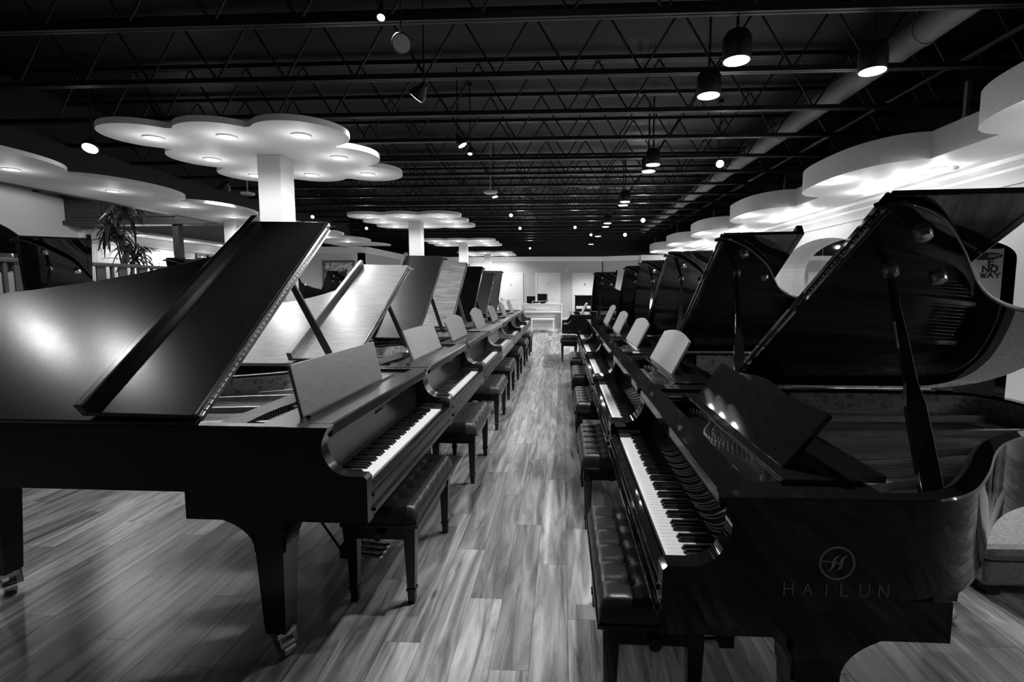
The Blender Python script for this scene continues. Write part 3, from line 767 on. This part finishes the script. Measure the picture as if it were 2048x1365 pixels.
        for k in range(4):
            for i in range(4): fs.append((k*4+i,k*4+(i+1)%4,k*4+4+(i+1)%4,k*4+4+i))
        pr.add(vs, fs).build('lid_prop', mt, root, bevel=.003)
        MB().lathe([(.025,0),(.03,.01),(.012,.05),(.005,.05)], (W-.082,.72,.872), n=14).bar((W-.082,.72,.89),(W-.082,.72,.96),.012,.012).build('prop_hinge', M['brass'], root, smooth=40)
    else:
        lo = outline(L, .012, v0=VF)
        ld = MB().prism(lo, 0, .022).build('lid', lm, root, (0,0,.992), smooth=35, bevel=.005)
        MB().box(-.012,W+.012,.15,VF-.003,0,.022).build('front_flap', lm, ld, bevel=.004)
    # legs
    lgm, cm, wh, km = leg_meshes(mt)
    for (u, v, br) in ((.09,.42,True),(W-.09,.42,True),(.42,L-.42,False)):
        lg = inst('leg', lgm, root, (u,v,0)); cs = inst('caster', cm, lg, (0,0,0), (0,0,R(random.choice((35,150,-60))))); inst('wheel', wh, lg, (0,0,0), cs.rotation_euler)
        if br: inst('leg_bracket', km, lg, (0,0,0))
        else: MB().box(-.09,.09,-.09,.09,.60,.715).build('leg_block', mt, lg)
    # pedal lyre
    ly = MB().box(W/2-.09,W/2+.09,.36,.42,.10,.17).box(W/2-.16,W/2+.16,.34,.46,.59,.615)
    for s_ in (-1,1): ly.bar((W/2+s_*.05,.39,.17),(W/2+s_*.13,.39,.60),.03,.03)
    ly.bar((W/2-.07,.42,.14),(W/2-.10,.72,.63),.012,.012).bar((W/2+.07,.42,.14),(W/2+.10,.72,.63),.012,.012)
    ly = ly.build('pedal_lyre', mt, root, bevel=.004)
    for s_ in (-1,0,1):
        MB().bar((W/2+s_*.055,.37,.115),(W/2+s_*.055,.22,.10),.02,.012).tube((W/2+s_*.055,.22,.094),(W/2+s_*.055,.22,.108),.017,n=12).build('pedal', M['brass'], ly, smooth=40)
        MB().tube((W/2+s_*.02,.39,.17),(W/2+s_*.02,.39,.6),.004,n=6).build('pedal_rod', M['brass'], ly)
    return root

XLF, XRF = -.74, .265
YL0, YR0, PIT_L, PIT_R = 1.83, 1.262, 1.475, 1.455
left = [
 dict(label='satin black grand piano at the head of the left row, lid flap folded back', L=2.45, m='satin', desk='plain', lid=36.7, keys=True, deskmat='desk'),
 dict(label='grand piano with satin lid, its bright reflection painted pale, second in the left row', L=1.9, m='satin', lid_mat='satin_sheen', desk='plain', lid=28, keys=True, dlean=20, dh=.24, du=(.42,1.30), deskmat='desk', dv=.37),
 dict(label='dark mahogany grand piano beside the one with the striped lid', L=1.75, m='darkwood', desk='eared', lid=36, dlean=20, dh=.27, du=(.3,1.15), deskmat='desk', dv=.37),
 dict(label='striped zebrano grand piano with a carved music desk', L=1.7, m='zebra', desk='carved', lid=36, dlean=20, dh=.30, du=(.3,1.15), dv=.37),
 dict(label='black grand piano just past the striped zebrano piano', L=1.7, m='satin', desk='eared', lid=36, dlean=20, dh=.27, du=(.35,1.1), deskmat='desk', dv=.37),
 dict(label='dark mahogany grand piano, second from the white console end of the left row', L=1.6, m='darkwood', desk='eared', lid=33, dlean=20, dh=.28, du=(.4,1.05), deskmat='desk', dv=.37),
 dict(label='brown mahogany grand piano at the white console end of the left row', L=1.6, m='midwood', desk='curve', lid=37, dlean=20, dh=.30, du=(.4,1.05), deskmat='desk', dv=.37),
]
for i, p in enumerate(left): make_piano(x=XLF, y=YL0+PIT_L*i, side=-1, yaw=-.35 if i == 0 else 0, **p)
right = [
 dict(label='polished black grand piano with a silver circular emblem on its side', L=1.9, lid=31, keys=True, desk='wave', dv=.39, dlean=35, dh=.23, du=(.24,1.24)),
 dict(label='polished black grand piano between the emblem piano and the third of the right row', L=1.7, lid=33, keys=True, desk='curve', dv=.41, dlean=27, dh=.27, du=(.3,1.05), deskmat='desk'),
 dict(label='polished black grand piano, third in the right row from the emblem piano', L=1.65, lid=33, desk='curve', dv=.41, dlean=27, dh=.27, du=(.3,1.05), deskmat='desk'),
 dict(label='polished black grand piano, fourth in the right row from the emblem piano', L=1.6, lid=33, desk='curve', dv=.41, dlean=25, dh=.27, du=(.35,1.05), deskmat='desk'),
 dict(label='polished black grand piano, fifth in the right row, beside the set-back black one', L=1.55, lid=33, desk='curve', dv=.41, dlean=25, dh=.30, du=(.35,1.05), deskmat='desk'),
]
rp = [make_piano(x=XRF, y=YR0+PIT_R*i, side=1, m='gloss', **p) for i, p in enumerate(right)]
make_piano(label='black grand piano standing further into the aisle, in front of the glossy upright', x=.01, y=9.95, side=1, m='gloss', L=1.6, lid=33, desk='curve', dv=.41, dlean=25, dh=.25, du=(.35,1.05))
# emblem and name on the treble side of the first right piano (local u = W plane)
def on_side(px, py): q = on_y(px, py, YR0); return (q.x-XRF, q.z)
ev, ez = on_side(1674,1127)
em = ring(.040,.0445,0,.0015,40)
emo = em.build('emblem', M['mark'], rp[0], (W,ev,ez), (R(90),0,R(90)))
hb = MB()
for sx_ in (-.004, .015):      # two slanted leaf-like strokes
    hb.prism([(x+sx_, z) for x, z in ((-.020,-.022),(-.012,-.019),(-.004,-.012),(-.001,-.003),(.000,.008),(.003,.015),(.011,.022),(.003,.020),(-.005,.013),(-.008,.004),(-.009,-.007),(-.012,-.015))], 0, .0015)
hb.prism([(-.042,.0045),(-.02,.002),(0,-.0015),(.015,-.001),(.015,.001),(0,.0008),(-.02,.0045),(-.042,.0065)], 0, .0015)
hb.build('emblem_letter', M['mark'], emo)
tv, tz = on_side(1568,1180); tv2, tz2 = on_side(1775,1195)
lw = .022; gp = (tv2-tv-6*lw)/5
for i_, ch in enumerate('HAILUN'): stroke_text(MB(), ch, .031, lw, .0026, gp, .0015).build('letter', M['mark'], rp[0], (W+.0001,tv+i_*(lw+gp),tz-.012), (0,0,R(90)))
# the third row, behind the left row, seen over the lids
back = [   # pixel of the raised fold corner, its height, turn, length, lid angle
 ('black grand piano on the raised platform, only its rounded lid tail in view', (33,470), 2.317, 14, 1.65, 38, False, (.355,1.65), 1.05),
 ('polished black grand piano with raised lid in front of the oak railing', (35,480), 1.90, 46, 1.6, 38.5, True, (1.14,.65)),
 ('black grand piano with raised lid left of the satin piano flap, by the railing end', (333,521), 1.86, 33, 1.7, 36.5, True, (1.17,.65)),
 ('polished black grand piano seen behind the prop of the satin piano', (536,538), 1.86, 12, 1.75, 36.5, True, (1.17,.65)),
 ('black grand piano with raised lid in front of the framed landscape', (656,545), 1.88, 40, 1.6, 37.5, True, (1.16,.65)),
]
for (lb, pxy, zz, fi, L, a, fl, (uu, vv), *zb) in back:
    P = on_z(pxy[0], pxy[1], zz); f_ = R(fi); V_ = Vector((math.cos(f_), math.sin(f_), 0)); U_ = Vector((math.sin(f_), -math.cos(f_), 0))
    o_ = P - U_*uu - V_*vv
    make_piano(lb, o_.x, o_.y-W, 1, L=L, m='gloss', desk='curve', lid=a, dv=.41, dlean=25, yaw=fi, flap=fl).location.z = zb[0] if zb else 0

# ------------------------------------------------------------------ benches
def tuft_mesh(w, d, h, nx, ny, lm='leather', deep=.020):
    gx, gy = nx*8, ny*8; vs = []; fs = []
    for j in range(gy+1):
        for i in range(gx+1):
            u = i/gx; v = j/gy; x = (u-.5)*w; y = (v-.5)*d
            e = min(u, 1-u)*w; f = min(v, 1-v)*d; rr = .035
            ed = 1.0
            for q in (e, f):
                if q < rr: ed *= math.sqrt(max(0, 1-((rr-q)/rr)**2))*.55+.45
            fx = (u*nx) % 1; fy = (v*ny) % 1
            dist = math.hypot(min(fx,1-fx)*w/nx, min(fy,1-fy)*d/ny)
            inner = 1 if .04 < u < .96 and .06 < v < .94 else 0
            dim = -deep*math.exp(-(dist/.022)**2)*inner
            pl = -deep*.30*math.exp(-((min(fx,1-fx)*w/nx)/.010)**2)*(1 if .03 < u < .97 else 0)
            pl2 = -deep*.2*math.exp(-((min(fy,1-fy)*d/ny)/.010)**2)*(1 if .06 < v < .94 else 0)
            vs.append((x, y, h*ed+dim+min(pl,pl2)))
    n1 = gx+1
    for j in range(gy):
        for i in range(gx): fs.append((j*n1+i, j*n1+i+1, (j+1)*n1+i+1, (j+1)*n1+i))
    b = len(vs)
    loop = [i for i in range(gx)]+[gx+j*n1 for j in range(gy)]+[gy*n1+gx-i for i in range(gx)]+[(gy-j)*n1 for j in range(gy)]
    for k in loop: vs.append((vs[k][0], vs[k][1], 0))
    n = len(loop)
    for k in range(n): fs.append((loop[(k+1)%n], loop[k], b+k, b+(k+1)%n))
    m = MB(); m.add(vs, fs); me = m.mesh('cushion', 50); me.materials.append(M[lm]); return me
cush = {}
btn_me = MB().lathe([(.0,-.002),(.010,.0),(.009,.004),(.003,.006)], n=10).mesh('button', 40); btn_me.materials.append(M['leather'])
def bench(label, x, y, w=.76, d=.36, h=.49, m='satin', nx=6, ny=3, lm='leather'):
    """long side along y"""
    root = empty('piano_bench', (x, y, 0), R(90)); tag(root, label, 'bench', 'piano benches along the aisle')
    k = (w,d,nx,ny,lm)
    if k not in cush: cush[k] = tuft_mesh(w, d, .085, nx, ny, lm)
    c = inst('cushion', cush[k], root, (0,0,h-.085))
    for i in range(1,nx):
        for j in range(1,ny): inst('button', btn_me, c, ((i/nx-.5)*w, (j/ny-.5)*d, .066))
    MB().box(-w/2-.008,w/2+.008,-d/2-.008,d/2+.008,h-.10,h-.083).build('top_moulding', M[m], root, bevel=.004)
    MB().box(-w/2+.02,w/2-.02,-d/2+.02,d/2-.02,h-.17,h-.10).build('apron', M[m], root, bevel=.004)
    for sx in (-1,1):
        for sy in (-1,1):
            cx, cy = sx*(w/2-.04), sy*(d/2-.04); lg = MB(); v = []
            for (r, z) in ((.016,.0),(.018,.06),(.023,.065),(.023,.075),(.019,.08),(.027,h-.17),(.027,h-.10)): v += [(cx-r,cy-r,z),(cx+r,cy-r,z),(cx+r,cy+r,z),(cx-r,cy+r,z)]
            n = 7; fs = [(3,2,1,0),((n-1)*4,(n-1)*4+1,(n-1)*4+2,(n-1)*4+3)]
            for q in range(n-1):
                for i in range(4): fs.append((q*4+i,q*4+(i+1)%4,q*4+4+(i+1)%4,q*4+4+i))
            lg.add(v, fs).build('leg', M[m], root)
    for sx in (-1,1): MB().tube((sx*(w/2-.02),0,h-.135),(sx*(w/2+.025),0,h-.135),.022,n=14).build('height_knob', M[m], root, smooth=40)
    return root
lb = ['glossy tufted black bench under the satin piano at the head of the left row', 'black leather bench under the piano with a painted reflection on its lid', 'brown-black leather bench under the dark mahogany piano beside the striped one', 'leather bench under the striped zebrano piano', 'black bench under the black piano past the striped one', 'black bench under the second-to-last piano of the left row', 'black bench under the last piano of the left row']
for i, l in enumerate(lb): bench(l, -.855+(.03 if i in (1,2) else 0), YL0+PIT_L*i+.80, w=.78 if i == 0 else .74, nx=6 if i == 0 else 5, ny=3 if i == 0 else 2, lm='leather_brown' if i in (1,2,3) else 'leather', m='satin' if i != 6 else 'darkwood')
rb = ['deep-buttoned black leather bench under the piano with the emblem', 'buttoned black leather bench, second of the right row', 'black leather bench under the third piano of the right row', 'black leather bench under the fourth piano of the right row', 'black leather bench under the fifth piano of the right row']
for i, l in enumerate(rb): bench(l, .31, YR0+PIT_R*i+.70, m='gloss')
bench('dark bench in front of the piano set further into the aisle', .16, 10.68, m='gloss')

# ------------------------------------------------------------------ white console piano at the end of the aisle
d = 17.6; wx0 = on_z(1042,664,0).x; wx1 = on_z(1124,664,0).x; wc = (wx0+wx1)/2; hw = (wx1-wx0)/2
cp = empty('console_piano', (wc, d, 0)); tag(cp, 'white console piano standing across the end of the aisle', 'piano')
MB().box(-hw,-hw+.035,-.18,.3,0,.93).build('side_panel', M['whitewood'], cp, bevel=.006)
MB().box(hw-.035,hw,-.18,.3,0,.93).build('side_panel', M['whitewood'], cp, bevel=.006)
MB().box(-hw-.01,hw+.01,-.0,.32,.93,.96).build('top', M['whitewood'], cp, bevel=.006)
MB().box(-hw+.035,hw-.035,.02,.06,.80,.93).build('name_board', M['whitewood'], cp)
MB().box(-hw+.035,hw-.035,-.2,.05,.66,.70).build('key_bed', M['whitewood'], cp, bevel=.005)
MB().box(-hw+.035,hw-.035,.24,.28,.08,.66).build('lower_panel', M['whitewood'], cp)
MB().box(-hw+.035,hw-.035,.05,.2,.0,.07).build('foot_board', M['whitewood'], cp)
kk = MB()
for i in range(52): kk.box(-hw+.08+i*(2*hw-.16)/52+.0008, -hw+.08+(i+1)*(2*hw-.16)/52-.0008, -.19,-.03,.70,.725)
kk.build('white_keys', M['ivory'], cp)
kk = MB()
for i in BLK: kk.box(-hw+.08+(i+1)*(2*hw-.16)/52-.006, -hw+.08+(i+1)*(2*hw-.16)/52+.006, -.13,-.03,.725,.737)
kk.build('black_keys', M['ebony'], cp)
MB().add([(-.36,.06,.93),(.30,.06,.93),(.27,.0,.80),(-.33,.0,.80)], [(0,1,2,3)]).box(-.36,.30,.04,.06,.80,.97).build('music_rest', M['whitewood'], cp)
for s_ in (-.06,0,.06): MB().bar((s_,.06,.05),(s_,-.08,.04),.022,.012).build('pedal', M['brass'], cp)
wb = empty('console_bench', (wc+.05, d-.42, 0)); tag(wb, 'plain white bench in front of the white console piano', 'bench')
MB().box(-.40,.40,-.16,.16,.43,.48).build('seat', M['whitewood'], wb, bevel=.008)
for sx in (-1,1):
    for sy in (-1,1): MB().box(sx*.37-.02,sx*.37+.02,sy*.13-.02,sy*.13+.02,0,.43).build('leg', M['whitewood'], wb)
for i, (px, w_, h_, z0) in enumerate(((1062,.30,.24,.97),(1085,.37,.30,1.0))):
    mo = empty('monitor', (on_y(px,590,d+.16).x, d+.16+.02*i, .961)); tag(mo, ['smaller black screen on the white console piano, partly behind the wider one', 'wider black screen with pale edge on the white console piano'][i], 'monitor')
    MB().box(-w_/2,w_/2,0,.03,.02+.03*i,.02+.03*i+h_).build('frame', M['duct'] if i == 1 else M['screen'], mo, bevel=.004)
    MB().box(-w_/2+.012,w_/2-.03*i-.01,-.003,0,.03+.03*i,.01+.03*i+h_).build('screen', M['screen'], mo)
    MB().box(-.08,.08,-.03,.07,0,.02+.03*i).build('stand', M['screen'], mo)
ts = empty('wire_stand', (on_y(1078,600,d+.12).x, d+.12, .963)); tag(ts, 'low wire stand with dark insert on top of the white console piano', 'stand')
MB().tube((-.25,0,.0),(-.22,0,.09),.008,n=6).tube((-.22,0,.09),(.26,0,.09),.008,n=6).tube((.26,0,.09),(.28,0,0),.008,n=6).build('wire_frame', M['whitewood'], ts)
MB().box(-.2,.0,-.01,.01,.02,.07).box(.04,.24,-.01,.01,.02,.07).build('insert', M['screen'], ts)

# ------------------------------------------------------------------ glossy upright by door 8
up = empty('upright_piano', (1.26, 20.6, 0)); tag(up, 'glossy black upright piano with bright reflections in front of door 8', 'piano')
MB().box(-.72,-.67,-.05,.3,0,1.18).box(.67,.72,-.05,.3,0,1.18).build('side_panel', M['gloss'], up, bevel=.006)
MB().box(-.75,.75,-.08,.33,1.18,1.215).build('top', M['gloss'], up, bevel=.006)
MB().box(-.67,.67,.0,.03,.78,1.18).build('front_panel', M['gloss'], up, bevel=.006)
MB().box(-.67,.67,.05,.08,.08,.62).build('lower_panel', M['gloss'], up)
MB().box(-.72,.72,-.32,.05,.62,.68).build('key_bed', M['gloss'], up, bevel=.006)
MB().box(-.61,.61,-.28,-.13,.68,.705).build('white_keys', M['ivory'], up)
for s_ in (-1,1): MB().box(s_*.68-.03,s_*.68+.03,-.30,-.24,0,.62).build('leg', M['gloss'], up)
MB().box(-.4,.4,-.03,.0,.85,1.1).build('music_desk', M['gloss'], up, rot=(R(-6),0,0))

# ------------------------------------------------------------------ raised platform on the left: railing, header, posts, plant, window, pictures
struct(MB().box(XL, -7.62, 4.5, 17.35, 0, 1.05).build('floor_platform', M['panelwood']))
rl = empty('railing', (-7.66, 4.6, 1.05)); tag(rl, 'stained oak railing with wide flat slats on the raised platform', 'railing')
MB().box(-.05,.05,0,6.4,.82,.88).build('top_rail', M['rail'], rl, bevel=.01)
MB().box(-.03,.03,0,6.4,.08,.13).build('bottom_rail', M['rail'], rl)
s_me = MB().box(-.012,.012,-.085,.085,.13,.82).mesh('slat'); s_me.materials.append(M['rail'])
n_me = MB().box(-.02,.02,-.025,.025,.13,.82).mesh('baluster'); n_me.materials.append(M['rail'])
y = .12; k = 0
while y < 6.3:
    inst('slat' if k % 2 == 0 else 'baluster', s_me if k % 2 == 0 else n_me, rl, (0,y,0)); y += .21; k += 1
hd = empty('header_beam', (-9.6, 11.3, 2.96)); tag(hd, 'dark oak header beam with raised panels over the platform', 'beam')
MB().box(-1.88,1.80,0,.25,0,1.2).build('face_board', M['panelwood'], hd)
MB().box(-1.92,1.80,-.05,0,0,.10).build('lower_moulding', M['panelwood'], hd, bevel=.01)
MB().box(-1.95,1.80,-.07,0,.62,.74).build('upper_moulding', M['panelwood'], hd, bevel=.01)
for i in range(4): MB().box(-1.7+i*.88,-1.0+i*.88,-.03,0,.17,.56).build('panel', M['panelwood'], hd, bevel=.02)
for i, px in enumerate((133,356)):
    xx = on_y(px, 470, 11.42).x
    tag(MB().box(-.075,.075,-.075,.075,1.05,2.96).build('post', M['rail'], loc=(xx, 11.42, 0), bevel=.008), ['oak post under the left end of the header beam', 'oak post under the middle of the header beam'][i], 'post')
hr = MB().tube((-8.35,11.7,1.98),(-7.9,13.6,1.92),.025,n=8).tube((-8.35,11.7,1.05),(-8.35,11.7,1.98),.02,n=8).tube((-7.9,13.6,1.05),(-7.9,13.6,1.92),.02,n=8).build('handrail', M['rail'], smooth=40)
tag(hr, 'thin oak handrail behind the plant', 'handrail')
# second soffit, crown and window on the platform wall
s2 = struct(MB().box(XL, XL+.9, 11.7, 17.38, 2.86, 2.92).build('ceiling_soffit_platform', M['cloud']))
for y in (12.6, 14.2, 15.8, 17.2): downlight(s2, XL+.6, y, 2.86)
struct(MB().yprism([(XL,2.62),(XL+.04,2.62),(XL+.06,2.68),(XL+.2,2.85),(XL,2.85)], 11.6, 17.38).build('trim_10', M['trim'], smooth=25))
wn = struct(MB().box(XL,XL+.04,13.0,13.1,1.2,2.6).box(XL,XL+.04,14.8,14.9,1.2,2.6).box(XL,XL+.04,13.1,14.8,2.5,2.6).box(XL,XL+.06,12.95,14.95,1.14,1.2).box(XL,XL+.03,13.93,13.97,1.2,2.5).build('window_1', M['trim']))
MB().box(XL+.002,XL+.008,13.1,13.93,1.2,2.5).build('pane', M['pane'], wn)
MB().box(XL+.002,XL+.008,13.97,14.8,1.2,2.5).build('pane', M['pane'], wn)
def picture(label, loc, rot, w_, h_):
    p = empty('framed_picture', loc); p.rotation_euler = rot; tag(p, label, 'picture')
    f = MB()
    for (x0,x1,z0,z1) in ((-w_/2,w_/2,-h_/2,-h_/2+.07),(-w_/2,w_/2,h_/2-.07,h_/2),(-w_/2,-w_/2+.07,-h_/2+.07,h_/2-.07),(w_/2-.07,w_/2,-h_/2+.07,h_/2-.07)): f.box(x0,x1,-.05,0,z0,z1)
    f.build('frame', M['gold'], p, bevel=.012)
    MB().box(-w_/2+.06,w_/2-.06,-.02,-.005,-h_/2+.06,h_/2-.06).build('canvas', M['canvas'], p)
    return p
d = 17.38
picture('gilt-framed landscape painting on the wall behind the black piano lid', (on_y(678,549,17.39).x, 17.39, on_y(678,549,17.39).z), (0,0,0), 1.16, .96)
picture('gilt-framed landscape painting on the platform side wall', (XL+.005, 16.1, 2.15), (0,0,R(90)), 1.3, .9)
# dracaena
pl = empty('potted_dracaena', (-8.52, 9.5, 1.05)); tag(pl, 'tall spiky dracaena plant behind the oak railing', 'plant')
MB().lathe([(.14,0),(.18,.02),(.20,.34),(.21,.36),(.17,.36),(.16,.32)], n=20).build('pot', M['pot'], pl, smooth=40)
stems = [((0,0,.3),(.02,.05,1.98)), ((.05,0,.3),(-.10,-.05,1.52)), ((-.04,.03,.3),(.20,.05,1.12))]
for a, b in stems: MB().tube(a, b, .022, .014, n=8).build('stem', M['trunk'], pl, smooth=40)
def leaf_mesh(l, droop):
    mb = MB(); n = 7; vs = []; fs = []
    for i in range(n+1):
        t = i/n; r = l*t*(1-.25*t*droop); z = l*(.75*t-.95*droop*t*t); w_ = .022*math.sin(math.pi*min(1,.12+.88*(1-t)))+.001
        vs += [(r,-w_,z+.006),(r,0,z),(r,w_,z+.006)]
    for i in range(n):
        for j in range(2): fs.append((i*3+j, i*3+j+1, (i+1)*3+j+1, (i+1)*3+j))
    m = bpy.data.meshes.new('leaf'); m.from_pydata(vs, [], fs); m.polygons.foreach_set('use_smooth', [True]*len(m.polygons)); m.materials.append(M['leaf']); return m
lms = [leaf_mesh(.42, dr) for dr in (.5,.8,1.1,1.45)]
for si, (a, b) in enumerate(stems):
    for i in range(60):
        lf = inst('leaf', random.choice(lms), pl, (b[0], b[1], b[2]-.28*random.random()+.06), (0, R(random.uniform(-35,25)), random.uniform(0, 6.28)))
        lf.scale = (random.uniform(.9,1.5),)*3
# low bench at the right edge
ob = empty('padded_ottoman', (2.62, 2.85, 0)); tag(ob, 'low padded grey ottoman on the floor beyond the emblem piano', 'ottoman')
MB().box(-.55,.55,-.4,.4,.06,.19).build('base', M['carpet'], ob, bevel=.02)
MB().box(-.57,.57,-.42,.42,.19,.27).build('cushion', M['carpet'], ob, bevel=.04)
for sx in (-1,1):
    for sy in (-1,1): MB().box(sx*.48-.03,sx*.48+.03,sy*.34-.03,sy*.34+.03,0,.06).build('foot', M['lampblack'], ob)
